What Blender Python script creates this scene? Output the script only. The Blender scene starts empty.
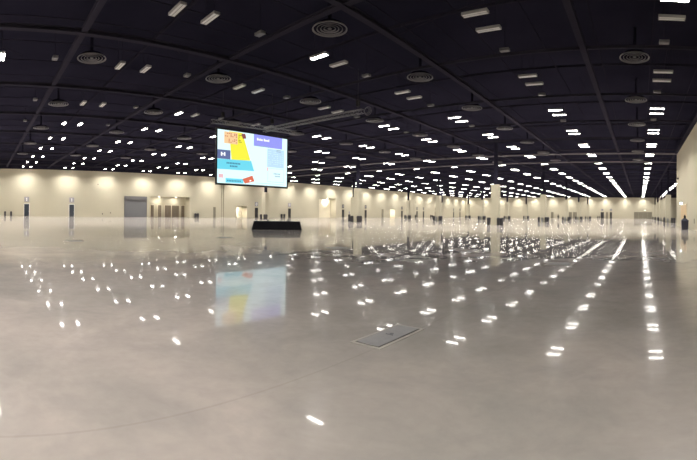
import bpy, bmesh, math, random
from mathutils import Vector, Matrix, Euler
random.seed(7)
H = 9.28            # one ceiling bay in metres
EYE = 1.494
C = bpy.context.scene.collection
sc = bpy.context.scene

# ------------------------------------------------------------ materials
def mat(name, col, rough=0.6, metal=0.0, var=0.0, vscale=3.0, emit=None, strength=0.0, spec=0.5, bump=0.0):
    m = bpy.data.materials.new(name); m.use_nodes = True
    nt = m.node_tree; N = nt.nodes; b = N['Principled BSDF']
    b.inputs['Base Color'].default_value = (*col, 1)
    b.inputs['Roughness'].default_value = rough
    b.inputs['Metallic'].default_value = metal
    b.inputs['Specular IOR Level'].default_value = spec
    tc = N.new('ShaderNodeTexCoord')
    nz = N.new('ShaderNodeTexNoise'); nz.inputs['Scale'].default_value = vscale; nz.inputs['Detail'].default_value = 4
    nt.links.new(tc.outputs['Object'], nz.inputs['Vector'])
    if var > 0:
        mx = N.new('ShaderNodeMix'); mx.data_type = 'RGBA'
        mx.inputs['A'].default_value = (*[c * (1 - var) for c in col], 1)
        mx.inputs['B'].default_value = (*[min(1, c * (1 + var)) for c in col], 1)
        nt.links.new(nz.outputs['Fac'], mx.inputs['Factor'])
        nt.links.new(mx.outputs['Result'], b.inputs['Base Color'])
    if bump > 0:
        bp = N.new('ShaderNodeBump'); bp.inputs['Strength'].default_value = bump; bp.inputs['Distance'].default_value = 0.01
        nt.links.new(nz.outputs['Fac'], bp.inputs['Height']); nt.links.new(bp.outputs['Normal'], b.inputs['Normal'])
    if emit:
        b.inputs['Emission Color'].default_value = (*emit, 1)
        b.inputs['Emission Strength'].default_value = strength
    return m

M = {}
M['wall'] = mat('cream_paint', (0.45, 0.415, 0.315), 0.75, var=0.04, vscale=0.5)
M['wall_dark'] = mat('dark_upper_paint', (0.022, 0.021, 0.034), 0.9, var=0.1, spec=0.0)
M['deck'] = mat('dark_deck_paint', (0.0225, 0.0215, 0.037), 0.9, var=0.35, vscale=0.25, spec=0.0)
M['beam'] = mat('dark_beam_paint', (0.040, 0.038, 0.054), 0.8, var=0.2, vscale=0.6, spec=0.0)
M['joist'] = mat('dark_joist_paint', (0.029, 0.0275, 0.042), 0.85, var=0.2, vscale=0.6, spec=0.0)
M['track'] = mat('grey_track_paint', (0.20, 0.19, 0.20), 0.6, var=0.1)
M['column'] = mat('cream_column_paint', (0.44, 0.41, 0.31), 0.6, var=0.04)
M['black'] = mat('black_paint', (0.012, 0.011, 0.013), 0.6, var=0.2)
M['housing'] = mat('white_fixture_enamel', (0.36, 0.36, 0.36), 0.5, var=0.05)
M['lens_on'] = mat('lit_lens', (0.9, 0.9, 0.88), 0.4, emit=(1.0, 0.965, 0.90), strength=34)
M['lens_off'] = mat('unlit_lens', (0.85, 0.85, 0.84), 0.35, var=0.03)
M['diffuser'] = mat('grey_diffuser_metal', (0.16, 0.155, 0.17), 0.5, metal=0.2, var=0.1)
M['vent'] = mat('grey_speaker_metal', (0.15, 0.15, 0.16), 0.5, var=0.1)
M['alu'] = mat('aluminium_tube', (0.30, 0.30, 0.31), 0.4, metal=0.35, var=0.1, vscale=8)
M['steel_cable'] = mat('dark_steel_cable', (0.06, 0.06, 0.065), 0.5, metal=0.5, var=0.1)
M['bin'] = mat('black_bin_plastic', (0.022, 0.021, 0.026), 0.45, var=0.25, vscale=5)
M['navy'] = mat('navy_bin_plastic', (0.018, 0.021, 0.038), 0.45, var=0.2, vscale=5)
M['greybin'] = mat('grey_bin_plastic', (0.20, 0.20, 0.19), 0.5, var=0.15, vscale=5)
M['skirt'] = mat('black_stage_skirt', (0.012, 0.012, 0.022), 0.8, var=0.25, vscale=6, bump=0.4)
M['stagetop'] = mat('charcoal_stage_top', (0.03, 0.03, 0.04), 0.6, var=0.2)
M['glass_dark'] = mat('dark_door_glass', (0.035, 0.042, 0.055), 0.15, var=0.2)
M['black_door'] = mat('black_door_paint', (0.018, 0.017, 0.018), 0.5, var=0.2)
M['white'] = mat('white_door_frame', (0.75, 0.75, 0.74), 0.5, var=0.03)
M['signgrey'] = mat('grey_sign_panel', (0.26, 0.25, 0.28), 0.5, var=0.08)
M['signblack'] = mat('dark_sign_panel', (0.09, 0.085, 0.085), 0.5, var=0.1)
M['signink'] = mat('white_sign_paint', (0.85, 0.85, 0.85), 0.5, var=0.02)
M['shutter_hood'] = mat('dark_grey_hood', (0.13, 0.125, 0.13), 0.5, metal=0.2, var=0.1)
M['taupe'] = mat('taupe_door_paint', (0.17, 0.155, 0.115), 0.6, var=0.08)
M['brown'] = mat('brown_door_paint', (0.15, 0.12, 0.085), 0.55, var=0.1)
M['tan'] = mat('tan_door_wood', (0.52, 0.38, 0.22), 0.55, var=0.12, vscale=2)
M['palecream'] = mat('pale_cream_door', (0.70, 0.64, 0.50), 0.6, var=0.04)
M['lamp_soft'] = mat('lit_downlight', (0.9, 0.9, 0.9), 0.4, emit=(1, 0.95, 0.85), strength=160)
M['lamp_bright'] = mat('lit_bright_downlight', (0.9, 0.9, 0.9), 0.4, emit=(1, 0.95, 0.85), strength=420)
M['lamp_exit'] = mat('lit_exit_panel', (0.9, 0.9, 0.9), 0.4, emit=(0.9, 1.0, 0.95), strength=4)
M['hatchframe'] = mat('hatch_concrete_border', (0.42, 0.39, 0.36), 0.35, var=0.12, vscale=6)
M['hatchplate'] = mat('hatch_steel_plate', (0.32, 0.315, 0.325), 0.35, metal=0.1, var=0.18, vscale=12, bump=0.1)
M['shadowgap'] = mat('dark_gap', (0.09, 0.085, 0.08), 0.7, var=0.1)
M['skin'] = mat('skin', (0.35, 0.2, 0.13), 0.6, var=0.05)
M['clothdark'] = mat('dark_clothing', (0.02, 0.02, 0.022), 0.85, var=0.2)
M['hair'] = mat('dark_hair', (0.015, 0.012, 0.01), 0.7, var=0.2)

def shutter_mat():
    m = mat('grey_shutter_slats', (0.155, 0.157, 0.165), 0.45, metal=0.15)
    nt = m.node_tree; N = nt.nodes; b = N['Principled BSDF']
    tc = N.new('ShaderNodeTexCoord'); wv = N.new('ShaderNodeTexWave'); wv.bands_direction = 'Z'; wv.inputs['Scale'].default_value = 2.0
    bp = N.new('ShaderNodeBump'); bp.inputs['Strength'].default_value = 0.5; bp.inputs['Distance'].default_value = 0.02
    nt.links.new(tc.outputs['Object'], wv.inputs['Vector']); nt.links.new(wv.outputs['Fac'], bp.inputs['Height']); nt.links.new(bp.outputs['Normal'], b.inputs['Normal'])
    return m
M['shutter'] = shutter_mat()

def floor_mat():
    m = bpy.data.materials.new('polished_concrete'); m.use_nodes = True
    nt = m.node_tree; N = nt.nodes; L = nt.links; b = N['Principled BSDF']
    tc = N.new('ShaderNodeTexCoord')
    def noise(scale, detail, dist=0.0, rough=0.55):
        n = N.new('ShaderNodeTexNoise'); n.inputs['Scale'].default_value = scale; n.inputs['Detail'].default_value = detail
        n.inputs['Distortion'].default_value = dist; n.inputs['Roughness'].default_value = rough
        L.new(tc.outputs['Object'], n.inputs['Vector']); return n
    def ramp(src, a, bb, ca, cb):
        r = N.new('ShaderNodeValToRGB'); r.color_ramp.elements[0].position = a; r.color_ramp.elements[1].position = bb
        r.color_ramp.elements[0].color = (*ca, 1); r.color_ramp.elements[1].color = (*cb, 1); L.new(src.outputs['Fac'], r.inputs['Fac']); return r
    n1 = noise(0.16, 6, 0.4); n2 = noise(0.9, 8, 0.5, 0.65); n3 = noise(7, 6, 0.4)
    r1 = ramp(n1, 0.35, 0.68, FLOOR_A, FLOOR_B)
    r2 = ramp(n2, 0.3, 0.75, (0.80, 0.81, 0.81), (1.09, 1.07, 1.05))
    r3 = ramp(n3, 0.3, 0.75, (0.95, 0.95, 0.95), (1.04, 1.04, 1.04))
    mu = N.new('ShaderNodeMix'); mu.data_type = 'RGBA'; mu.blend_type = 'MULTIPLY'; mu.inputs['Factor'].default_value = 1
    L.new(r1.outputs['Color'], mu.inputs['A']); L.new(r2.outputs['Color'], mu.inputs['B'])
    mv = N.new('ShaderNodeMix'); mv.data_type = 'RGBA'; mv.blend_type = 'MULTIPLY'; mv.inputs['Factor'].default_value = 1
    L.new(mu.outputs['Result'], mv.inputs['A']); L.new(r3.outputs['Color'], mv.inputs['B'])
    # sawn joints: one per bay in each direction
    sp = N.new('ShaderNodeSeparateXYZ'); L.new(tc.outputs['Object'], sp.inputs['Vector'])
    def joint(out, off):
        a = N.new('ShaderNodeMath'); a.operation = 'ADD'; a.inputs[1].default_value = off; L.new(out, a.inputs[0])
        w = N.new('ShaderNodeMath'); w.operation = 'PINGPONG'; w.inputs[1].default_value = H / 2; L.new(a.outputs[0], w.inputs[0])
        t = N.new('ShaderNodeMath'); t.operation = 'LESS_THAN'; t.inputs[1].default_value = 0.012; L.new(w.outputs[0], t.inputs[0]); return t
    j1 = joint(sp.outputs['X'], 0.295 * H); j2 = joint(sp.outputs['Y'], 0.0 - 0.72 * H)
    jm = N.new('ShaderNodeMath'); jm.operation = 'MAXIMUM'; L.new(j1.outputs[0], jm.inputs[0]); L.new(j2.outputs[0], jm.inputs[1])
    js = N.new('ShaderNodeMath'); js.operation = 'MULTIPLY'; js.inputs[1].default_value = 0.13; L.new(jm.outputs[0], js.inputs[0])
    mj = N.new('ShaderNodeMix'); mj.data_type = 'RGBA'; L.new(js.outputs[0], mj.inputs['Factor'])
    L.new(mv.outputs['Result'], mj.inputs['A']); mj.inputs['B'].default_value = (0.16, 0.14, 0.12, 1)
    L.new(mj.outputs['Result'], b.inputs['Base Color'])
    b.inputs['IOR'].default_value = 1.42; b.inputs['Specular IOR Level'].default_value = 0.5
    rr = ramp(n2, 0.3, 0.8, (0.026,) * 3, (0.045,) * 3)
    L.new(rr.outputs['Color'], b.inputs['Roughness'])
    b.inputs['Coat Weight'].default_value = 0.0
    b.inputs['Coat Roughness'].default_value = 0.015
    nb = noise(0.55, 3, 0.3); bp = N.new('ShaderNodeBump'); bp.inputs['Strength'].default_value = 1.0; bp.inputs['Distance'].default_value = 0.0010
    L.new(nb.outputs['Fac'], bp.inputs['Height']); L.new(bp.outputs['Normal'], b.inputs['Normal']); L.new(bp.outputs['Normal'], b.inputs['Coat Normal'])
    b2 = N.new('ShaderNodeBsdfPrincipled'); b2.inputs['Roughness'].default_value = 0.17; b2.inputs['IOR'].default_value = 1.5
    L.new(mj.outputs['Result'], b2.inputs['Base Color']); L.new(bp.outputs['Normal'], b2.inputs['Normal'])
    ms = N.new('ShaderNodeMixShader'); ms.inputs['Fac'].default_value = 0.48
    L.new(b.outputs['BSDF'], ms.inputs[1]); L.new(b2.outputs['BSDF'], ms.inputs[2])
    L.new(ms.outputs[0], N['Material Output'].inputs['Surface'])
    return m
FLOOR_A = (0.365, 0.345, 0.325)
FLOOR_B = (0.57, 0.50, 0.47)
M['floor'] = floor_mat()

# ------------------------------------------------------------ helpers
class MB:
    def __init__(s): s.bm = bmesh.new(); s.mi = 0; s.mats = []
    def m(s, key):
        if key not in s.mats: s.mats.append(key)
        s.mi = s.mats.index(key); return s
    def _tag(s, faces):
        for f in faces: f.material_index = s.mi
    def box(s, x0, x1, y0, y1, z0, z1, bev=0.0):
        vs = [s.bm.verts.new((x, y, z)) for x in (x0, x1) for y in (y0, y1) for z in (z0, z1)]
        q = [(0, 1, 3, 2), (4, 6, 7, 5), (0, 4, 5, 1), (2, 3, 7, 6), (0, 2, 6, 4), (1, 5, 7, 3)]
        fs = [s.bm.faces.new([vs[i] for i in f]) for f in q]; s._tag(fs)
        if bev > 0:
            es = list({e for f in fs for e in f.edges})
            r = bmesh.ops.bevel(s.bm, geom=es, offset=bev, segments=2, affect='EDGES', profile=0.5); s._tag(r['faces'])
        return s
    def frustum(s, x0, x1, y0, y1, z0, z1, g):   # base rectangle, top shrunk by g on every side
        vs = [s.bm.verts.new(p) for p in ((x0, y0, z0), (x1, y0, z0), (x1, y1, z0), (x0, y1, z0), (x0 + g, y0 + g, z1), (x1 - g, y0 + g, z1), (x1 - g, y1 - g, z1), (x0 + g, y1 - g, z1))]
        q = [(3, 2, 1, 0), (4, 5, 6, 7), (0, 1, 5, 4), (1, 2, 6, 5), (2, 3, 7, 6), (3, 0, 4, 7)]
        s._tag([s.bm.faces.new([vs[i] for i in f]) for f in q]); return s
    def tube(s, a, b, r, n=8, r2=None):
        a = Vector(a); b = Vector(b); d = (b - a); 
        q = d.to_track_quat('Z', 'Y'); r2 = r if r2 is None else r2
        A = [s.bm.verts.new(a + q @ Vector((r * math.cos(2 * math.pi * i / n), r * math.sin(2 * math.pi * i / n), 0))) for i in range(n)]
        B = [s.bm.verts.new(b + q @ Vector((r2 * math.cos(2 * math.pi * i / n), r2 * math.sin(2 * math.pi * i / n), 0))) for i in range(n)]
        fs = [s.bm.faces.new((A[i], A[(i + 1) % n], B[(i + 1) % n], B[i])) for i in range(n)]
        fs += [s.bm.faces.new(A[::-1]), s.bm.faces.new(B)]; s._tag(fs); return s
    def lathe(s, prof, n=24, c=(0, 0)):          # prof: (r, z) list
        rings = [[s.bm.verts.new((c[0] + r * math.cos(2 * math.pi * i / n), c[1] + r * math.sin(2 * math.pi * i / n), z)) for i in range(n)] for r, z in prof]
        fs = []
        for A, B in zip(rings, rings[1:]):
            fs += [s.bm.faces.new((A[i], A[(i + 1) % n], B[(i + 1) % n], B[i])) for i in range(n)]
        s._tag(fs); return s
    def poly(s, pts):
        s._tag([s.bm.faces.new([s.bm.verts.new(p) for p in pts])]); return s
    def build(s, name, parent=None, loc=None):
        bmesh.ops.recalc_face_normals(s.bm, faces=s.bm.faces)
        me = bpy.data.meshes.new(name); s.bm.to_mesh(me); s.bm.free()
        for k in s.mats: me.materials.append(M[k])
        o = bpy.data.objects.new(name, me); C.objects.link(o)
        if parent: o.parent = parent
        if loc: o.location = loc
        return o

def tag(o, label=None, cat=None, group=None, kind=None):
    if label: o['label'] = label
    if cat: o['category'] = cat
    if group: o['group'] = group
    if kind: o['kind'] = kind
    return o
def thing(name, label, cat, loc=(0, 0, 0), rz=0, group=None):
    o = bpy.data.objects.new(name, None); o.empty_display_size = 0.3; C.objects.link(o)
    o.location = loc; o.rotation_euler = (0, 0, rz); return tag(o, label, cat, group)
def copy_tree(o, parent=None, label=None, loc=None, rz=None, group=None):
    c = o.copy(); C.objects.link(c); c.parent = parent
    if label: c['label'] = label
    if group: c['group'] = group
    if loc: c.location = loc
    if rz is not None: c.rotation_euler = (0, 0, rz)
    for ch in list(o.children): copy_tree(ch, c)
    return c
def struct(name, mb): return tag(mb.build(name), kind='structure')
def W(Lh, sh, z=0.0): return (-Lh * H, sh * H, z)
ORD = ['first', 'second', 'third', 'fourth', 'fifth', 'sixth', 'seventh', 'eighth', 'ninth', 'tenth', 'eleventh', 'twelfth', 'thirteenth',
       'fourteenth', 'fifteenth', 'sixteenth', 'seventeenth', 'eighteenth', 'nineteenth', 'twentieth', 'twenty-first', 'twenty-second', 'twenty-third', 'twenty-fourth']

# ------------------------------------------------------------ the panorama camera
TA, TB = -0.0111, 0.0045
FPX, XV, Y0 = 418.3, 640.1, 211.0
fwd = Vector((0, 1, -TA)); left = Vector((-1, 0, -TB))
fwd.normalize(); up = Vector((0, 0, 1)) + Vector((0, TA, 0)) + Vector((-TB, 0, 0)); up.normalize()
right = fwd.cross(up).normalized(); up = right.cross(fwd).normalized()
cam = bpy.data.cameras.new('camera'); co = bpy.data.objects.new('camera', cam); C.objects.link(co)
mw = Matrix((right, up, -fwd)).transposed().to_4x4(); mw.translation = Vector((0, 0, EYE)); co.matrix_world = mw
cam.type = 'PANO'; cam.panorama_type = 'CENTRAL_CYLINDRICAL'
cam.central_cylindrical_range_u_min = (0 - XV) / FPX
cam.central_cylindrical_range_u_max = (697 - XV) / FPX
cam.central_cylindrical_range_v_min = (Y0 - 460) / FPX
cam.central_cylindrical_range_v_max = Y0 / FPX
cam.central_cylindrical_radius = 1.0
cam.clip_end = 600
sc.camera = co
def in_view(x, y, z):                       # is a point of the hall inside the photograph
    d = Vector((x, y, z - EYE)); X = d.dot(fwd); R = d.dot(right); Z = d.dot(up); r = math.hypot(X, R)
    px = XV + FPX * math.atan2(R, X); py = Y0 - FPX * Z / r
    return (-3 < px < 700 and -3 < py < 463), px, py, r

# ------------------------------------------------------------ room shell
LW, SW, RW = 9.97, 22.5, 0.60             # left wall, end wall, right wall in bays
ZT = EYE + 0.97 * H                       # top of the cream paint
ZD = 12.6                                  # underside of the roof deck
xl = -LW * H; ye = SW * H; xr = RW * H; yb = -2.2 * H; xf = 4.2 * H; yc = 6.87 * H
struct('floor', MB().m('floor').box(xl - 8, xf + 1, yb - 1, ye + 1, -0.3, 0))
struct('ceiling', MB().m('deck').box(xl - 1, xf + 1, yb - 1, ye + 1, ZD, ZD + 0.3))

# openings of the left wall: (y0, y1, top)
YS = 9.97 / 10.15
OPEN = [(39.71 * YS, 50.80 * YS, 5.05), (65.07 * YS, 68.80 * YS, 3.2), (97.56 * YS, 105.85 * YS, 6.3), (138.24 * YS, 141.86 * YS, 3.4)]
w = MB().m('wall'); y = yb
for a, b, t in OPEN:
    w.box(xl - 0.4, xl, y, a, 0, ZT); w.box(xl - 0.4, xl, a, b, t, ZT); y = b
w.box(xl - 0.4, xl, y, ye + 0.4, 0, ZT)
w.m('wall_dark').box(xl - 0.4, xl, yb, ye + 0.4, ZT, ZD)
struct('wall_left', w)
struct('wall_end', MB().m('wall').box(xl, xf, ye, ye + 0.4, 0, ZT).m('wall_dark').box(xl, xf, ye, ye + 0.4, ZT, ZD))
struct('wall_right', MB().m('wall').box(xr, xr + 0.4, yb, yc, 0, ZT + 0.3).box(xr + 0.4, xf, yc - 0.4, yc, 0, ZT + 0.3)
       .m('wall_dark').box(xr, xr + 0.4, yb, yc, ZT + 0.3, ZD).box(xr + 0.4, xf, yc - 0.4, yc, ZT + 0.3, ZD))
struct('wall_back', MB().m('wall').box(xl, xr, yb - 0.4, yb, 0, ZT).m('wall_dark').box(xl, xr, yb - 0.4, yb, ZT, ZD))
struct('wall_side', MB().m('wall').box(xf, xf + 0.4, yc - 0.4, ye + 0.4, 0, ZT).m('wall_dark').box(xf, xf + 0.4, yc - 0.4, ye + 0.4, ZT, ZD))
# alcoves behind the openings
def alcove(name, a, b, t, depth):
    m = MB().m('wall'); x0 = xl - 0.4 - depth
    m.box(x0 - 0.2, x0, a - 0.2, b + 0.2, 0, t); m.box(x0, xl - 0.4, a - 0.2, a, 0, t); m.box(x0, xl - 0.4, b, b + 0.2, 0, t)
    m.box(x0 - 0.2, xl - 0.4, a - 0.2, b + 0.2, t, t + 0.2); return struct(name, m)
alcove('wall_vestibule', *OPEN[0], 2.2); alcove('wall_passage', *OPEN[1], 2.0); alcove('wall_loading', *OPEN[2], 2.0); alcove('wall_corridor', *OPEN[3], 2.5)

# ------------------------------------------------------------ roof steel
BZ = EYE + 1.0 * H + 0.05
A_BEAMS = [0.35, 1.34, 2.33, 3.38, 4.40, 5.45, 6.45, 7.45, 8.45, 9.45, -0.575, -1.6, -2.6]
tn = 0
def ibeam_y(x, y0, y1, w_, mk):             # runs along the hall
    m = MB().m(mk); m.box(x - w_ / 2, x + w_ / 2, y0, y1, BZ, BZ + 0.06).box(x - 0.03, x + 0.03, y0, y1, BZ + 0.06, BZ + 0.22).box(x - w_ / 2, x + w_ / 2, y0, y1, BZ + 0.22, BZ + 0.26); return m
def ibeam_x(y, x0, x1, w_, mk, z=None):
    z = BZ + 0.02 if z is None else z
    m = MB().m(mk); m.box(x0, x1, y - w_ / 2, y + w_ / 2, z, z + 0.06).box(x0, x1, y - 0.03, y + 0.03, z + 0.06, z + 0.14).box(x0, x1, y - w_ / 2, y + w_ / 2, z + 0.14, z + 0.18); return m
for i, a in enumerate(A_BEAMS):
    tn += 1; x = -a * H; y0 = yb if a > -0.59 else yc
    struct('trim_%d' % tn, ibeam_y(x, y0, ye, 0.36 if i < 3 else 0.28, 'beam'))
for i in range(-2, 23):
    s = 0.56 + 0.985 * i if i < 12 else 0.56 + 0.995 * i
    if s > SW - 0.1: continue
    tn += 1; x1 = xr if s < 6.87 else xf
    struct('trim_%d' % tn, ibeam_x(s * H, xl, x1, 0.36 if i in (0, 1) else 0.12, 'beam', BZ + 0.09))
for s in (6.75, 7.8):                       # pale partition tracks under the steel
    tn += 1; struct('trim_%d' % tn, MB().m('track').box(xl, xr if s < 6.87 else xf, s * H - 0.16, s * H + 0.16, BZ - 0.10, BZ - 0.01).box(xl, xr, s * H - 0.05, s * H + 0.05, BZ - 0.01, BZ + 0.1))
# secondary joists, cross bracing and conduits painted out with the roof
m = MB().m('joist')
for i in range(-2, 22):
    s = (0.06 + 0.99 * i) * H
    m.box(xl, xr if s < yc else xf, s - 0.06, s + 0.06, BZ + 0.8, BZ + 0.95)
struct('trim_%d' % (tn + 1), m); tn += 1
m = MB().m('joist')
for i in range(0, 32):
    a = (-0.4 + 0.333 * i) * H; m.tube((-a, yb, BZ + 0.45), (-a, ye, BZ + 0.45), 0.035, 5)
for i in range(60):
    a = random.uniform(-0.4, 8) * H; s = random.uniform(-0.5, 10) * H
    if random.random() < 0.5: m.tube((-a, s, BZ + 0.3), (-a, s + random.uniform(2, 9), BZ + 0.3), 0.03, 5)
    else: m.tube((-a, s, BZ + 0.3), (-a - random.uniform(1, 7), s + random.uniform(0, 3), BZ + 0.3), 0.03, 5)
struct('trim_%d' % (tn + 1), m); tn += 1

# ------------------------------------------------------------ luminaires
LROW = {-1: -1.13, 0: -0.157, 1: 0.807, 2: 1.865, 3: 2.747, 4: 3.818, 5: 4.746, 6: 5.771, 7: 6.743, 8: 7.791, 9: 8.745, 10: 9.70}
SCOL = {0: 0.019, 1: 1.016, 2: 2.012, 3: 2.999, 4: 3.991, 5: 4.971, 6: 5.951, 7: 6.909, 8: 7.911, 9: 8.894, 10: 9.896, 11: 10.916}
for i in range(12, 23): SCOL[i] = 10.916 + (i - 11) * 1.026
SCOL[-1] = -0.98; SCOL[-2] = -1.97
DS = 0.095
LAMP_W = 320.0
SPREAD = 128.0
LZ = EYE + 1.0 * H                           # lens plane
def is_on(k, mm, half):                      # half 0 = nearer lamp of the pair, 1 = farther
    if (k, mm, half) in {(0, 2, 0), (2, 2, 0), (4, 2, 0), (3, 0, 1), (4, 0, 1), (4, 0, 0)}: return True
    if k <= 4 and mm <= 3 and mm >= 0: return False if mm > 0 or k > 2 else (half == 0)
    return True
LX, LY = 1.28, 0.34
def housing_mb(m=None, ox=0, oy=0, simple=False):
    m = m or MB(); m.m('housing')
    if simple:
        m.box(ox - LX / 2, ox + LX / 2, oy - LY / 2, oy + LY / 2, LZ + 0.012, LZ + 0.13); return m
    m.box(-LX / 2, LX / 2, -LY / 2, LY / 2, 0.03, 0.13, 0.01)
    for sx in (-1, 1): m.box(sx * (LX / 2 - 0.02) - 0.02, sx * (LX / 2 - 0.02) + 0.02, -LY / 2, LY / 2, -0.004, 0.03)
    for sy in (-1, 0, 1): m.box(-LX / 2, LX / 2, sy * (LY / 2 - 0.018) - 0.018, sy * (LY / 2 - 0.018) + 0.018, -0.004, 0.03)
    return m
def lens_mb(key):
    m = MB().m(key)
    for sy in (-1, 1): m.box(-LX / 2 + 0.04, LX / 2 - 0.04, sy * LY / 4 - 0.062, sy * LY / 4 + 0.062, -0.008, 0.03)
    return m
def rod_mb():
    m = MB().m('joist')
    for sx in (-0.4, 0.4): m.tube((sx, 0, 0.13), (sx, 0, ZD - LZ), 0.012, 5)
    return m
protos = {}
ld = bpy.data.lights.new('louvred_lamp', 'AREA'); ld.shape = 'RECTANGLE'; ld.size = LX - 0.1; ld.size_y = 0.04
ld.energy = LAMP_W; ld.spread = math.radians(SPREAD); ld.color = (1.0, 0.965, 0.90)
def area_lamp(parent=None, loc=(0, 0, -0.014)):
    o = bpy.data.objects.new('lamp', ld); C.objects.link(o); o.location = loc
    if parent: o.parent = parent
    return o
def luminaire(on):
    t = thing('ceiling_light', 'x', 'ceiling light')
    if on: area_lamp(t)
    housing_mb().build('housing', t); lens_mb('lens_on' if on else 'lens_off').build('lens', t); rod_mb().build('hanger', t); return t
cands = []
firstm = {}
for k, a in LROW.items():
    for mm, s in SCOL.items():
        if k == -1 and s < 7.2: continue
        for half in (0, 1):
            x, y = -a * H, (s + (DS if half else -DS)) * H
            v, px, py, r = in_view(x, y, LZ)
            if v and k not in firstm: firstm[k] = mm
            if v: firstm[k] = min(firstm[k], mm)
            cands.append((not v, r, k, mm, half, x, y, is_on(k, mm, half)))
cands.sort(key=lambda c: (c[0], c[1]))
near = cands[:300]; rest = cands[300:]
ROWN = {-1: 'row beyond the right wall', 0: 'row nearest the right wall'}
for k in range(1, 11): ROWN[k] = ORD[k] + ' row from the right wall'
for (nv, r, k, mm, half, x, y, on) in near:
    lab = '%s ceiling light, %s of the %s pair, %s' % ('lit' if on else 'unlit', 'farther' if half else 'nearer', ORD[mm - firstm[k]], ROWN[k])
    if on not in protos:
        protos[on] = luminaire(on); protos[on].location = (x, y, LZ); protos[on]['label'] = lab; protos[on]['group'] = 'paired ceiling lights'
    else:
        copy_tree(protos[on], None, lab, (x, y, LZ), group='paired ceiling lights')
m = MB()
for (nv, r, k, mm, half, x, y, on) in rest:
    if on: area_lamp(None, (x, y, LZ - 0.01))
    housing_mb(m, x, y, simple=True)
    m.m('lens_on' if on else 'lens_off').box(x - LX / 2 + 0.03, x + LX / 2 - 0.03, y - LY / 2 + 0.03, y + LY / 2 - 0.03, LZ - 0.003, LZ + 0.012)
tag(m.build('distant_ceiling_lights'), 'far ceiling lights merging into bright lines at the back of the hall', 'ceiling light', kind='stuff')

# ------------------------------------------------------------ round air diffusers
def diffuser():
    t = thing('air_diffuser', 'x', 'air diffuser')
    MB().m('diffuser').lathe([(0.82, 0.03), (0.84, -0.02), (0.90, -0.03), (0.90, 0.0), (0.86, 0.06), (0.82, 0.03)], 32).build('outer_ring', t)
    m = MB().m('diffuser')
    for r0, r1, z in ((0.63, 0.66, 0.0), (0.44, 0.47, 0.01), (0.27, 0.30, 0.02)): m.lathe([(r0, z + 0.03), (r1, z - 0.02), (r1 + 0.015, z - 0.02), (r0 + 0.02, z + 0.04), (r0, z + 0.03)], 32)
    m.build('inner_ring', t)
    MB().m('diffuser').lathe([(0.0, 0.0), (0.09, 0.0), (0.12, 0.03), (0.08, 0.06), (0, 0.06)], 20).build('centre_cone', t)
    MB().m('deck').lathe([(0.0, 0.26), (0.6, 0.26), (0.72, 0.11), (0.66, 0.11), (0.55, 0.22), (0, 0.22)], 32).m('deck').lathe([(0.10, 0.26), (0.10, ZD - LZ - 0.06)], 20).build('duct_neck', t)
    return t
dp = None
DL = [0.04, 1.55, 2.68, 3.91, 5.1, 6.3, 7.5]
for i, a in enumerate(DL):
    n = 0
    for j in range(0, 9):
        s = 0.70 + 0.975 * j; x, y = -a * H, s * H
        v, px, py, r = in_view(x, y, LZ)
        if not v or r > 8.3 * H: continue
        n += 1
        lab = 'round grey air diffuser, %s from the front in the %s diffuser row from the right' % (ORD[n - 1], ORD[i])
        if dp is None: dp = diffuser(); dp.location = (x, y, LZ + 0.05); dp['label'] = lab; dp['group'] = 'round ceiling air diffusers'
        else: copy_tree(dp, None, lab, (x, y, LZ + 0.05), group='round ceiling air diffusers')
# small square ceiling speakers beside the cross beams
sp0 = None
for k in range(0, 6):
    n = 0
    for j in range(0, 5):
        x, y = -(LROW[k] + 0.02) * H, (0.47 + 0.985 * j) * H
        v, px, py, r = in_view(x, y, LZ)
        if not v or r > 5.3 * H: continue
        n += 1
        lab = 'small grey ceiling speaker, %s from front, %s' % (ORD[n - 1], ROWN[k].replace('row', 'light row'))
        if sp0 is None:
            sp0 = thing('ceiling_speaker', lab, 'ceiling speaker', (x, y, LZ + 0.1), group='small ceiling speakers')
            MB().m('vent').box(-0.28, 0.28, -0.17, 0.17, 0, 0.16, 0.02).build('speaker_box', sp0)
            MB().m('diffuser').box(-0.24, 0.24, -0.13, 0.13, -0.012, 0.0).build('grille', sp0)
            MB().m('joist').tube((0, 0, 0.16), (0, 0, ZD - LZ - 0.12), 0.015, 5).build('hanger', sp0)
        else: copy_tree(sp0, None, lab, (x, y, LZ + 0.1), group='small ceiling speakers')

# ------------------------------------------------------------ columns with bins
def bin_parts(t, key, w_=0.44, d_=0.44, h_=1.08):
    MB().m(key).frustum(-w_ / 2 + .03, w_ / 2 - .03, -d_ / 2 + .03, d_ / 2 - .03, 0, h_ * 0.8, -0.03).build('bin_body', t)
    MB().m(key).box(-w_ / 2 - .015, w_ / 2 + .015, -d_ / 2 - .015, d_ / 2 + .015, h_ * 0.78, h_ * 0.84, 0.012).frustum(-w_ / 2, w_ / 2, -d_ / 2, d_ / 2, h_ * 0.84, h_, 0.07).build('lid', t)
    MB().m('shadowgap').box(-w_ / 4, w_ / 4, -d_ / 2 - 0.003 + 0.03, -d_ / 2 + 0.05, h_ * 0.87, h_ * 0.93).build('flap', t)
bp = thing('waste_bin', 'x', 'waste bin'); bin_parts(bp, 'bin')
gp = thing('recycling_bin', 'x', 'recycling bin'); bin_parts(gp, 'greybin', 0.42, 0.42, 0.95)
used = {'b': False, 'g': False}
def put_bin(kind, x, y, lab, group, rz=0):
    p = bp if kind == 'b' else gp
    if not used[kind]: used[kind] = True; p.location = (x, y, 0); p.rotation_euler = (0, 0, rz); p['label'] = lab; p['group'] = group; return p
    return copy_tree(p, None, lab, (x, y, 0), rz, group)
CS = [6.25, 9.55, 12.6, 15.2, 17.9]
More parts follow.
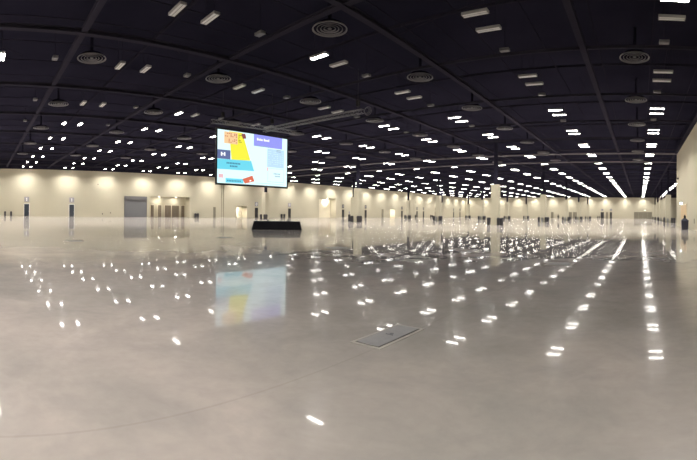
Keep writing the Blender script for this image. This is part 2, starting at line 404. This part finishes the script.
CR = {'right-hand': 2.25, 'middle': 5.0, 'left-hand': 7.8, 'wall-side': -0.64}
colp = None
for rn, a in CR.items():
    for i, s in enumerate(CS):
        if rn == 'wall-side' and i == 0: continue
        x, y = -a * H, s * H; n = i if rn != 'wall-side' else i - 1
        cn = '%s column of the %s row' % (ORD[n], rn)
        lab = 'square cream column with black upper post, ' + ORD[n] + ' of the ' + rn + ' row'
        if colp is None:
            colp = thing('column', lab, 'column', (x, y, 0), group='square columns')
            MB().m('column').box(-0.55, 0.55, -0.55, 0.55, 0, 5.93, 0.02).build('shaft', colp)
            MB().m('wall_dark').box(-0.24, 0.24, -0.24, 0.24, 5.93, ZD - 0.01).build('upper_post', colp)
        else: copy_tree(colp, None, lab, (x, y, 0), group='square columns')
        if (rn, i) in {('left-hand', 1), ('left-hand', 3)}: continue
        g = 'waste bins round the columns'; f = y - 0.85
        put_bin('b', x - 0.86, f + 0.3, 'black waste bin standing left of the ' + cn, g)
        put_bin('b', x + 0.78, f, 'black waste bin, inner of two right of the ' + cn, g)
        put_bin('b', x + 1.25, f + 0.03, 'black waste bin, outer of two right of the ' + cn, g)
        if i > 0: put_bin('g', x - 0.12, f + 0.02, 'grey recycling bin in front of the ' + cn, 'grey recycling bins by columns')
# bins along the walls
wx = xl + 0.45
for y, lab in ((4.94, 'black waste bin at far left wall, left of a pair'), (6.29, 'black waste bin at far left wall, right of a pair'),
               (52.2, 'black waste bin right of the lit vestibule, left one of two touching'), (52.9, 'black waste bin right of the lit vestibule, right one of two touching'),
               (81.2, 'black waste bin left of the ringed door sign, left of two'), (82.3, 'black waste bin left of the ringed door sign, right of two'),
               (157.5, 'black waste bin by the left wall before a dark door'), (171.5, 'black waste bin by the left wall between dark doors, left'), (173.0, 'black waste bin by the left wall between dark doors, right')):
    put_bin('b', wx, y * YS, lab, 'waste bins along the left wall', math.pi / 2)
for a, lab in ((2.28, 'black waste bin at the end wall beside signed doors, left of two'), (2.20, 'black waste bin at the end wall beside signed doors, right of two')):
    put_bin('b', -a * H, ye - 0.5, lab, 'waste bins at the end wall')
# tall navy bin at the right wall
t = thing('litter_bin', 'tall navy waste bin with peaked top against the right wall near the tan doors', 'waste bin', (4.80, 4.826 * H, 0))
MB().m('navy').frustum(-0.34, 0.34, -0.34, 0.34, 0, 0.93, -0.03).build('bin_body', t)
MB().m('navy').box(-0.39, 0.39, -0.39, 0.39, 0.93, 1.0, 0.02).frustum(-0.37, 0.37, -0.37, 0.37, 1.0, 1.22, 0.22).build('lid', t)
MB().m('black').lathe([(0.0, 1.22), (0.11, 1.22), (0.13, 1.32), (0.12, 1.46), (0.05, 1.57), (0, 1.6)], 16).build('lid_handle', t)
# slim stand
t = thing('sign_stand', 'slim black floor stand with grey placard left of the nearest middle-row column', 'stand', W(5.42, 6.5))
MB().m('bin').box(-0.2, 0.2, -0.14, 0.14, 0, 1.3, 0.02).build('pedestal', t)
MB().m('shadowgap').tube((0, 0, 1.3), (0, 0, 1.5), 0.03).build('pole', t)
MB().m('signgrey').box(-0.15, 0.15, -0.02, 0.02, 1.48, 1.85, 0.01).build('placard', t)

# ------------------------------------------------------------ hanging screen facing across the hall
SX = -3.55 * H; sy0, sy1, sz0, sz1 = 2.219 * H, 3.148 * H, 4.20, 9.22
t = thing('projection_screen', 'large hanging screen showing a colourful pale blue slide, above the black stage', 'screen', (SX, (sy0 + sy1) / 2, sz0 - 0.1))
oy = (sy0 + sy1) / 2; oz = sz0 - 0.1; hw = (sy1 - sy0) / 2; hh = sz1 - sz0
MB().m('black').box(-0.16, 0.0, -hw - 0.14, hw + 0.14, -0.08, 0.1).box(-0.16, 0.0, -hw - 0.14, hw + 0.14, hh + 0.1, hh + 0.3) \
    .box(-0.16, 0.0, -hw - 0.14, -hw, 0.1, hh + 0.1).box(-0.16, 0.0, hw, hw + 0.14, 0.1, hh + 0.1).box(-0.16, -0.12, -hw, hw, 0.1, hh + 0.1).build('screen_frame', t)
SCR = {'s_base': ((0.74, 0.97, 1.0), 1.15), 's_yellow': ((0.98, 0.93, 0.06), 1.0), 's_orange': ((0.98, 0.66, 0.36), 1.0), 's_dot': ((0.75, 0.22, 0.12), 0.8),
       's_brown': ((0.30, 0.09, 0.10), 0.9), 's_purple': ((0.30, 0.32, 0.88), 1.1), 's_white': ((1, 1, 1), 1.2), 's_pale': ((0.56, 0.80, 0.98), 1.0),
       's_slate': ((0.13, 0.17, 0.36), 1.0), 's_cyan': ((0.17, 0.74, 0.92), 1.0), 's_ink': ((0.06, 0.22, 0.38), 0.9), 's_red': ((0.80, 0.17, 0.09), 0.95), 's_grey': ((0.35, 0.48, 0.58), 1.0), 's_pink': ((0.9, 0.55, 0.6), 1.0), 's_olive': ((0.35, 0.33, 0.05), 0.8)}
for k, (c, st) in SCR.items():
    M[k] = mat(k.replace('s_', 'slide_'), (0.02, 0.02, 0.02), 0.4, emit=c, strength=st)
def uv(u, v, lay): return (0.002 + lay * 0.006 - 0.12 + 0.1, -hw + u * 2 * hw, 0.1 + (1 - v) * hh)
sm = MB()
def P(key, pts, lay=1): sm.m(key).poly([uv(u, v, lay) for u, v in pts])
def R(key, u0, u1, v0, v1, lay=1): P(key, [(u0, v0), (u1, v0), (u1, v1), (u0, v1)], lay)
sm.m('s_base').box(-0.12, -0.02, -hw, hw, 0.1, hh + 0.1)
P('s_yellow', [(.15, .015), (.33, .015), (.445, .53), (.185, .55)], 1)
R('s_orange', .085, .265, .03, .25, 2)
for i in range(7):
    for j in range(7):
        if random.random() < .5: R('s_dot', .095 + i * .024, .095 + i * .024 + .016, .05 + j * .027, .05 + j * .027 + .017, 3)
for j, wd in enumerate((.045, .02, .01, .03, .045)): R('s_olive', .275, .275 + wd, .06 + j * .032, .075 + j * .032, 3)
P('s_brown', [(.315, .035), (.365, .02), (.385, .11), (.335, .125)], 2)
R('s_purple', .49, .92, 0, .23, 1)
for u, wd, h_ in ((.535, .02, .05), (.56, .012, .035), (.576, .012, .045), (.592, .012, .035), (.607, .012, .035), (.635, .018, .05), (.657, .012, .035), (.673, .012, .035), (.689, .012, .035), (.705, .012, .05)):
    R('s_white', u, u + wd, .115 - h_, .115, 2)
for i in range(8): R('s_grey', .53 + i * .024, .545 + i * .024, .215, .232, 2)
R('s_pale', .69, .95, .25, .62, 1)
for j in range(7):
    for i in range(9):
        if random.random() < .6: R('s_base', .71 + i * .026, .722 + i * .026, .30 + j * .042, .31 + j * .042, 2)
for v in (.255, .285): R('s_grey', .83, .90, v, v + .012, 2)
for (a_, b_, c_, d_) in ((.70, .95, .64, .645), (.70, .95, .915, .92), (.70, .703, .64, .92), (.947, .95, .64, .92)): R('s_grey', a_, b_, c_, d_, 1)
for v, u0, n in ((.735, .79, 5), (.785, .81, 4)):
    for i in range(n): R('s_grey', u0 + i * .021, u0 + i * .021 + .015, v, v + .026, 2)
R('s_pink', .685, .705, .63, .70, 2)
R('s_slate', 0, .17, .375, .545, 1)
for u in (.045, .085): R('s_white', u, u + .018, .42, .49, 2)
R('s_white', .06, .09, .447, .463, 2)
P('s_cyan', [(0, .55), (.455, .535), (.50, .73), (0, .74)], 1)
for v, u0, n in ((.60, .12, 9), (.655, .165, 5)):
    for i in range(n): R('s_ink', u0 + i * .021, u0 + i * .021 + .015, v, v + .03, 2)
R('s_pink', .02, .08, .83, .90, 1)
R('s_cyan', .11, .35, .90, .985, 1); 
for i in range(9): R('s_ink', .13 + i * .021, .144 + i * .021, .935, .96, 2)
P('s_red', [(.335, .90), (.475, .82), (.505, .93), (.37, .985)], 2)
P('s_white', [(.43, .92), (.455, .905), (.462, .925), (.437, .94)], 3)
R('s_pale', .52, .95, .955, .965, 1)
sm.build('display', t)
# keep screen display above: hang straps
for q in (-0.7, 0.7):
    MB().m('steel_cable').tube((-0.08, q * hw, hh + 0.3), (-0.08, q * hw, 9.46 - oz), 0.02).build('hanging_strap', t)

# box trusses
def truss(name, label, a, b, zc, size=0.32, hoists=()):
    a = Vector((*a, zc)); b = Vector((*b, zc)); t = thing(name, label, 'truss', tuple((a + b) / 2), group=None)
    o = (a + b) / 2; A = a - o; B = b - o; d = (B - A).normalized(); sd = d.cross(Vector((0, 0, 1))); h = size / 2
    ch = MB().m('alu'); cor = [sd * sx * h + Vector((0, 0, sz * h)) for sx, sz in ((-1, -1), (1, -1), (1, 1), (-1, 1))]
    for c in cor: ch.tube(A + c, B + c, 0.021, 8)
    ch.build('chord', t)
    la = MB().m('alu'); L_ = (B - A).length; n = int(L_ / 0.5)
    for i in range(n):
        p = A + d * (L_ * i / n); q = A + d * (L_ * (i + 1) / n)
        for j in range(4):
            c0, c1 = cor[j], cor[(j + 1) % 4]
            la.tube(p + c0, q + c1, 0.010, 5); la.tube(p + c0, p + c1, 0.010, 5)
    la.build('lattice', t)
    for f in hoists:
        p = A + (B - A) * f
        MB().m('black').box(p.x - .12, p.x + .12, p.y - .12, p.y + .12, h + 0.3, h + 0.75, 0.02).build('hoist_motor', t)
        MB().m('steel_cable').tube((p.x, p.y, h), (p.x, p.y, ZD - zc - 0.02), 0.018).build('hoist_chain', t)
    return t
TZ = EYE + 0.88 * H
truss('screen_truss', 'grey box truss directly above the hanging screen', (-3.47 * H, 2.10 * H), (-3.38 * H, 3.12 * H), TZ, 0.32, (0.12, 0.88))
truss('lighting_truss', 'long grey box truss running right from above the screen toward the hall centre', (-2.12 * H, 2.70 * H), (-3.36 * H, 2.66 * H), TZ + 0.38 - 0.75, 0.30, (0.04, 0.9))
t = thing('cable_bundle', 'coiled black cables at the right end of the long lighting truss', 'cable', (-2.12 * H + 0.38, 2.70 * H, TZ - 0.37))
m = MB().m('alu')
for j in range(4):
    r_ = 0.20 + 0.05 * j; pts = [Vector((r_ * math.cos(q / 10 * 2 * math.pi), 0.05 * j, r_ * math.sin(q / 10 * 2 * math.pi) + 0.0)) for q in range(11)]
    for p, q in zip(pts, pts[1:]): m.tube(p, q, 0.012, 5)
m.build('cable_coil', t)

# ------------------------------------------------------------ skirted stage
t = thing('stage', 'low black skirted stage platform on the floor below the hanging screen', 'stage', (-3.078 * H, 2.605 * H, 0), rz=0.88)
m = MB().m('skirt'); wx_, dy_, hz_ = 2.05, 0.95, 0.70
n = 90; per = []
def edge(p, q, k):
    for i in range(k):
        f = i / k; per.append((p[0] + (q[0] - p[0]) * f, p[1] + (q[1] - p[1]) * f))
edge((-wx_, -dy_), (wx_, -dy_), 60); edge((wx_, -dy_), (wx_, dy_), 26); edge((wx_, dy_), (-wx_, dy_), 60); edge((-wx_, dy_), (-wx_, -dy_), 26)
lo, hi = [], []
for i, (x, y) in enumerate(per):
    g = 1 + (0.012 if i % 2 else -0.012)
    lo.append(m.bm.verts.new((x * 1.06 * g, (y * 1.12) * g, 0.0))); hi.append(m.bm.verts.new((x * (0.985 + 0.2 * (g - 1)), y, hz_)))
for i in range(len(per)):
    j = (i + 1) % len(per); f = m.bm.faces.new((lo[i], lo[j], hi[j], hi[i])); f.material_index = 0
m.build('skirt', t)
MB().m('stagetop').box(-wx_, wx_, -dy_, dy_, hz_ - 0.05, hz_ + 0.02, 0.01).build('deck', t)
for x in (-0.75, 1.02):
    b_ = thing('equipment_box', 'small grey box sitting on the black stage top, ' + ('left' if x < 0 else 'right') + ' one of two', 'box', (0, 0, 0), group='small boxes on the stage')
    v = Matrix.Rotation(0.88, 3, 'Z') @ Vector((x, 0.5, 0)); b_.location = (-3.078 * H + v.x, 2.605 * H + v.y, hz_ + 0.02); b_.rotation_euler = (0, 0, 0.88)
    MB().m('greybin').box(-0.09, 0.09, -0.07, 0.07, 0, 0.10, 0.01).build('box_body', b_); MB().m('black').tube((-0.05, 0, 0.1), (-0.05, 0, 0.13), 0.01).tube((0.05, 0, 0.1), (0.05, 0, 0.13), 0.01).tube((-0.05, 0, 0.13), (0.05, 0, 0.13), 0.01).build('handle', b_)

# ------------------------------------------------------------ doors and signs
dn = 0
def door_obj(build):
    global dn; dn += 1
    o = bpy.data.objects.new('door_%d' % dn, None); C.objects.link(o); o['kind'] = 'structure'; build(o); return o
def flat_door_left(y0, y1, z, mk, frame='white', x=None, fw=0.1, leaves=1, handle=True):
    x = xl if x is None else x
    def b(o):
        o.location = (x, (y0 + y1) / 2 * YS, 0); w_ = (y1 - y0) / 2 * YS
        if frame: MB().m(frame).box(0, 0.06, -w_ - fw, -w_, 0, z + fw).box(0, 0.06, w_, w_ + fw, 0, z + fw).box(0, 0.06, -w_, w_, z, z + fw).build('door_frame', o)
        for i in range(leaves):
            a = -w_ + 2 * w_ * i / leaves; c = -w_ + 2 * w_ * (i + 1) / leaves
            d = MB().m(mk).box(0, 0.04, a + .01, c - .01, 0.02, z - 0.01, 0.005).build('door_leaf', o)
            if handle: MB().m('alu').tube((0.05, c - 0.15, 0.95), (0.05, c - 0.15, 1.25), 0.018).tube((0.03, c - 0.15, 0.97), (0.055, c - 0.15, 0.97), 0.012).tube((0.03, c - 0.15, 1.23), (0.055, c - 0.15, 1.23), 0.012).build('door_handle', d)
    return door_obj(b)
def sign_left(yc_, kind, mk, lab, zc=3.78):
    t = thing('door_sign', lab, 'sign', (xl, yc_ * YS, zc), group='square signs over wall doors')
    MB().m(mk).box(0, 0.07, -0.56, 0.56, -0.56, 0.56, 0.01).build('sign_panel', t)
    m = MB().m('signink')
    if kind == '1': m.box(0.07, 0.08, -0.09, 0.09, -0.36, 0.36).box(0.07, 0.08, -0.2, -0.09, 0.2, 0.32)
    else: 
        for i in range(20):
            a0, a1 = 2 * math.pi * i / 20, 2 * math.pi * (i + 1) / 20
            m.poly([(0.08, .27 * math.cos(a0), .38 * math.sin(a0)), (0.08, .27 * math.cos(a1), .38 * math.sin(a1)), (0.08, .15 * math.cos(a1), .26 * math.sin(a1)), (0.08, .15 * math.cos(a0), .26 * math.sin(a0))])
    m.build('numeral', t); return t
SD = [(9.85, 1, 'glass_dark', 'signgrey', 'square grey sign with white 1, over leftmost dark door'),
      (20.25, 1, 'glass_dark', 'signgrey', 'square grey sign with white 1, over second dark door from left'),
      (72.1, 0, 'black_door', 'signgrey', 'square grey sign with white ring, over door left of the column under the screen'),
      (84.7, 0, 'black_door', 'signgrey', 'square grey sign with white ring, over door behind right end of stage'),
      (109.5, 2, 'black_door', 'signblack', 'dark sign over narrow door right of the tall pale opening'),
      (122.3, 2, 'black_door', 'signblack', 'dark sign over door just right of the nearest middle-row column'),
      (147.1, 2, 'black_door', 'signblack', 'dark sign over door right of the small bright doorway'),
      (159.5, 2, 'black_door', 'signblack', 'dark sign over left door of a close dark pair, far left wall'),
      (165.3, 2, 'black_door', 'signblack', 'dark sign over right door of a close dark pair, far left wall'),
      (176.9, 2, 'black_door', 'signblack', 'dark sign over door just left of the second middle-row column'),
      (197.0, 2, 'black_door', 'signblack', 'dark sign over second last door of the left wall'),
      (205.0, 2, 'black_door', 'signblack', 'dark sign over last door of the left wall by the far corner')]
for y, kd, dm, smk, lab in SD:
    wd = 1.15 if y < 100 else 1.3
    flat_door_left(y - wd / 2, y + wd / 2, 2.75, dm, 'white' if y < 60 else 'wall', fw=0.09 if y < 60 else 0.05)
    if kd == 2:
        t = thing('door_sign', lab, 'sign', (xl, y * YS, 3.9), group='square signs over wall doors'); MB().m(smk).box(0, 0.07, -0.5, 0.5, -0.6, 0.6, 0.01).build('sign_panel', t); MB().m('signgrey').box(0.07, 0.08, -0.2, 0.2, -0.35, 0.35).build('numeral', t)
    else: sign_left(y, '1' if kd else '0', smk, lab)
# rolling shutter
def b(o):
    o.location = (xl, (33.11 + 38.79) / 2 * YS, 0); w_ = (38.79 - 33.11) / 2
    MB().m('shutter_hood').box(0, 0.09, -w_ - .02, -w_ + .14, 0, 4.7).box(0, 0.09, w_ - .14, w_ + .02, 0, 4.7).build('guide_rail', o)
    MB().m('shutter').box(0, 0.05, -w_ + .14, w_ - .14, 0.02, 4.1).build('shutter_curtain', o)
    MB().m('shutter_hood').box(0, 0.25, -w_ - .02, w_ + .02, 4.1, 4.95, 0.03).build('shutter_hood', o)
    MB().m('shutter_hood').box(0, 0.07, -w_ + .14, w_ - .14, 0.0, 0.12).build('bottom_rail', o)
door_obj(b)
# vestibule doors on its back wall
vx = xl - 2.6
for a, b2, mk in ((41.0, 41.9, 'brown'), (43.0, 44.0, 'brown'), (44.9, 46.7, 'brown'), (46.9, 49.0, 'brown'), (49.6, 50.6, 'brown')):
    flat_door_left(a, b2, 3.0, mk, 'palecream', x=vx, fw=0.08, leaves=2 if b2 - a > 1.3 else 1)
# narrow doors etc. on left wall
flat_door_left(57.75, 58.55, 2.75, 'taupe', 'wall', fw=0.05)
flat_door_left(132.4, 133.8, 3.2, 'taupe', 'wall', fw=0.05)
flat_door_left(66.9, 68.7, 2.9, 'palecream', None, x=xl - 2.3, leaves=1)
flat_door_left(99.6, 105.6, 6.0, 'palecream', 'wall', x=xl - 2.4, leaves=3, handle=False)
flat_door_left(97.7, 99.3, 6.1, 'greybin', None, x=xl - 2.4, handle=False)
# end-wall doors
def end_door(a0, a1, z, mk, leaves=1, lab=None):
    def b(o):
        w_ = abs(a0 - a1) * H / 2; o.location = (-(a0 + a1) / 2 * H, ye, 0)
        MB().m('wall').box(-w_ - .08, -w_, -0.07, 0, 0, z + .08).box(w_, w_ + .08, -0.07, 0, 0, z + .08).box(-w_, w_, -0.07, 0, z, z + .08).build('door_frame', o)
        for i in range(leaves):
            c0 = -w_ + 2 * w_ * i / leaves; c1 = -w_ + 2 * w_ * (i + 1) / leaves
            d = MB().m(mk).box(c0 + .02, c1 - .02, -0.05, 0, 0.02, z - .01, 0.005).build('door_leaf', o)
            MB().m('alu').tube((c1 - .2, -0.07, .95), (c1 - .2, -0.07, 1.25), .02).build('door_handle', d)
    return door_obj(b)
end_door(4.87, 4.72, 3.1, 'taupe'); end_door(3.87, 3.70, 3.1, 'taupe'); end_door(3.64, 3.36, 3.1, 'taupe', 2)
end_door(2.13, 1.95, 3.2, 'black_door'); end_door(1.84, 1.73, 3.2, 'taupe'); end_door(1.63, 1.51, 3.2, 'black_door')
end_door(0.33, -0.64, 3.3, 'taupe', 4)
for a, lab in ((2.04, 'dark sign over the left dark door on the end wall'), (1.57, 'dark sign over the right dark door on the end wall')):
    t = thing('door_sign', lab, 'sign', (-a * H, ye, 4.3), group='signs over end wall doors'); MB().m('signgrey').box(-.6, .6, -0.07, 0, -.5, .5, .01).build('sign_panel', t); MB().m('signblack').box(-.15, .15, -0.08, -0.07, -.3, .3).build('numeral', t)
t = thing('wall_light', 'small lit wall light above the wide taupe doors on the end wall', 'light', (0.26 * H, ye, 4.15))
MB().m('housing').box(-.5, .5, -.22, 0, .06, .2, .02).build('lamp_housing', t); MB().m('lamp_exit').box(-.45, .45, -.2, -.02, 0, .06).build('lens', t)
# tan doors, exit sign, wall speaker at the right wall
def b(o):
    o.location = (xr, 5.70 * H, 0); w_ = 0.37 * H
    MB().m('palecream').box(-0.07, 0, -w_ - .12, -w_, 0, 2.97).box(-0.07, 0, w_, w_ + .12, 0, 2.97).box(-0.07, 0, -w_, w_, 2.85, 2.97).build('door_frame', o)
    for i in range(4):
        c0 = -w_ + 2 * w_ * i / 4; c1 = -w_ + 2 * w_ * (i + 1) / 4
        d = MB().m('tan').box(-0.05, 0, c0 + .01, c1 - .01, 0.02, 2.84, 0.005).build('door_leaf', o)
        MB().m('alu').box(-0.09, -0.05, c0 + .2, c1 - .2, 1.0, 1.05).build('push_bar', d)
door_obj(b)
t = thing('exit_light', 'small glowing white exit light above the tan doors on the right wall', 'exit light', (xr, 5.88 * H, 2.92))
MB().m('housing').box(-0.38, 0, -.05, .05, .34, .42, .01).build('bracket', t); MB().m('lamp_exit').box(-0.36, -0.06, -.03, .03, 0.06, .34).build('light_panel', t)
t = thing('wall_speaker', 'small dark box high on the right wall above the tan doors', 'speaker', (xr, 6.516 * H, 6.75))
MB().m('signblack').box(-0.22, -0.03, -.13, .13, 0, .28, .02).build('speaker_box', t); MB().m('steel_cable').box(-0.03, 0, -.05, .05, .08, .2).build('bracket', t)
t = thing('wall_outlet', 'small dark outlet plate low on the right wall nearest the frame edge', 'outlet', (xr, 4.6 * H, 0.7))
MB().m('signblack').box(-0.03, 0, -.12, .12, 0, .5, .005).build('cover_plate', t); MB().m('black').box(-0.035, -0.03, -.06, .06, .1, .4).build('socket', t)
for y, z, lab in ((27.64, .55, 'small dark outlet box low on left wall, left of two left of the shutter'), (29.61, .85, 'small dark outlet box low on left wall, right of two left of the shutter')):
    t = thing('wall_outlet', lab, 'outlet', (xl, y * YS, z), group='outlets on the left wall')
    MB().m('black').box(0, 0.06, -.11, .11, 0, .35 if y < 29 else .26, .01).build('cover_plate', t); MB().m('signblack').box(0.06, 0.065, -.05, .05, .06, .2).build('socket', t)
t = thing('wall_fixture', 'tiny dark fixture high on the left wall, left of the rolling shutter', 'fixture', (xl, 26.0, 7.4))
MB().m('signblack').box(0, 0.2, -.12, .12, 0, .22, .02).build('fixture_body', t); MB().m('glass_dark').lathe([(0, -0.05), (.07, -0.03), (.08, 0)], 12, (0.1, 0)).build('lens', t)
# joint strip and pipe on left wall
for y, wd in ((60.36, .10), (61.0, .16), (14.5, .03), (47.3, .0)):
    if wd: tn += 1; struct('trim_%d' % tn, MB().m('taupe' if wd > .05 else 'wall').box(xl, xl + .05, y * YS - wd / 2, y * YS + wd / 2, 0, ZT - .05))
# lit downlights inside openings
for (x, y, z, lab) in ((xl - 1.4, 42.8, 5.05, 'lit downlight in the vestibule ceiling, left'), (xl - 1.4, 47.5, 5.05, 'lit downlight in the vestibule ceiling, right'),
                       (xl - 1.2, 65.9, 3.2, 'lit downlight in the small bright passage left of the stage'), (xl - 1.2, 140.0, 3.4, 'lit downlight in the small bright doorway far along left wall'),
                       (xl - 1.3, 103.0, 6.3, 'lit downlight in the tall pale opening of the left wall')):
    t = thing('downlight', lab, 'ceiling light', (x, y * YS, z - 0.06), group='downlights inside wall openings')
    MB().m('housing').lathe([(.34, .06), (.36, 0), (.30, 0), (.30, .06)], 20).build('trim_ring', t); MB().m('lamp_soft' if 'vestibule' in lab else 'lamp_bright').lathe([(0, .01), (.3, .01), (.3, .03), (0, .03)], 20).build('lens', t)

# ------------------------------------------------------------ floor boxes
def hatch(name, label, cx, cy, wx2, wy2, border, grp=None, handle=True, rz=0):
    t = thing(name, label, 'floor hatch', (cx, cy, 0), rz, grp)
    MB().m('hatchframe').box(-wx2 - border, wx2 + border, -wy2 - border, wy2 + border, 0.0, 0.004).build('border', t)
    MB().m('shadowgap').box(-wx2 - .015, wx2 + .015, -wy2 - .015, wy2 + .015, 0.004, 0.0055).build('gap', t)
    MB().m('hatchplate').box(-wx2, wx2, -wy2, wy2, 0.0055, 0.011).build('cover_plate', t)
    if handle:
        MB().m('alu').tube((-.05, 0, .017), (.05, 0, .017), .007).tube((-.02, .04, .017), (.03, .05, .017), .006).build('lift_handle', t)
    return t
hatch('floor_hatch', 'grey rectangular floor hatch with pale border in the foreground floor', -0.311 * H, 0.458 * H, 0.155, 0.44, 0.06)
for (a, s, lab) in ((0.262, 1.357, 'small floor box right of centre among light reflections'), (1.28, 1.456, 'floor box right of the screen reflection'),
                    (2.132, 0.478, 'dark floor box line at left, near the wall reflection'), (2.21, 1.438, 'floor box left of the stage')):
    hatch('floor_box', lab, -a * H, s * H, 0.3, 0.3, 0.12, 'small floor utility boxes', handle=False)

# ------------------------------------------------------------ person
def person(x, y, rz):
    t = thing('person', 'person in dark clothes standing on the floor right of the second right-hand column', 'person', (x, y, 0), rz)
    V = [(0, 0, .92), (0, 0, 1.12), (0, 0, 1.32), (0, 0.0, 1.45), (0, -.01, 1.52), (0, -.02, 1.62),
         (.17, 0, 1.40), (.24, .02, 1.12), (.25, -.06, .88), (.255, -.08, .80), (-.17, 0, 1.40), (-.24, .02, 1.12), (-.25, -.06, .88), (-.255, -.08, .80),
         (.09, 0, .86), (.11, -.05, .48), (.12, -.02, .07), (.13, -.17, .035), (-.09, 0, .86), (-.11, .06, .48), (-.12, .14, .08), (-.13, .02, .035)]
    E_ = [(0, 1), (1, 2), (2, 3), (3, 4), (4, 5), (2, 6), (6, 7), (7, 8), (8, 9), (2, 10), (10, 11), (11, 12), (12, 13), (0, 14), (14, 15), (15, 16), (16, 17), (0, 18), (18, 19), (19, 20), (20, 21)]
    RAD = [.14, .13, .15, .07, .055, .095, .065, .045, .032, .03, .065, .045, .032, .03, .09, .06, .042, .038, .09, .06, .042, .038]
    for sx, wi in ((1, 9), (-1, 13)):
        w0 = V[wi]
        for j, (dx, ln) in enumerate(((-.03, .085), (-.01, .1), (.01, .095), (.03, .075))):
            n0 = len(V); V.append((w0[0], w0[1] + dx, w0[2] - .06)); V.append((w0[0] - sx * .015, w0[1] + dx * 1.2, w0[2] - .06 - ln)); E_ += [(wi, n0), (n0, n0 + 1)]; RAD += [.011, .008]
        n0 = len(V); V.append((w0[0] - sx * .02, w0[1] - .05, w0[2] - .05)); V.append((w0[0] - sx * .03, w0[1] - .06, w0[2] - .09)); E_ += [(wi, n0), (n0, n0 + 1)]; RAD += [.012, .009]
    me = bpy.data.meshes.new('body'); me.from_pydata(V, E_, []); o = bpy.data.objects.new('body', me); C.objects.link(o)
    sk = o.modifiers.new('s', 'SKIN'); 
    lay = me.skin_vertices[0].data if me.skin_vertices else None
    if lay is None:
        bpy.context.view_layer.update(); bm = bmesh.new(); bm.from_mesh(me); bm.verts.layers.skin.verify(); bm.to_mesh(me); bm.free(); lay = me.skin_vertices[0].data
    for i, r_ in enumerate(RAD): lay[i].radius = (r_, r_); lay[i].use_root = (i == 0)
    o.modifiers.new('sub', 'SUBSURF').levels = 1
    dg = bpy.context.evaluated_depsgraph_get(); ev = o.evaluated_get(dg); m2 = bpy.data.meshes.new_from_object(ev)
    o.modifiers.clear(); o.data = m2; m2.materials.clear(); m2.materials.append(M['clothdark']); m2.materials.append(M['skin'])
    for p in m2.polygons:
        c = p.center; p.use_smooth = True
        p.material_index = 1 if c.z > 1.47 or (abs(c.x) > .2 and c.z < .84 and c.z > .6) else 0
    o.parent = t
    MB().m('hair').lathe([(0, 1.75), (.07, 1.735), (.108, 1.68), (.112, 1.62), (.09, 1.56)], 14, (0, .01)).build('hair', t)
    return t
person(-2.141 * H, 10.814 * H, 0.3)

# ------------------------------------------------------------ world, view
wd = bpy.data.worlds.new('world'); sc.world = wd; wd.use_nodes = True
wd.node_tree.nodes['Background'].inputs['Color'].default_value = (0.02, 0.02, 0.025, 1); wd.node_tree.nodes['Background'].inputs['Strength'].default_value = 0.3
sc.view_settings.view_transform = 'Standard'; sc.view_settings.look = 'None'; sc.view_settings.gamma = 1; sc.view_settings.exposure = 0.0
sc.view_settings.use_curve_mapping = False
sc.cycles.use_denoising = True
sc.cycles.max_bounces = 6; sc.cycles.diffuse_bounces = 4; sc.cycles.glossy_bounces = 3
sc.cycles.sample_clamp_indirect = 8
sc.cycles.caustics_reflective = False; sc.cycles.caustics_refractive = False
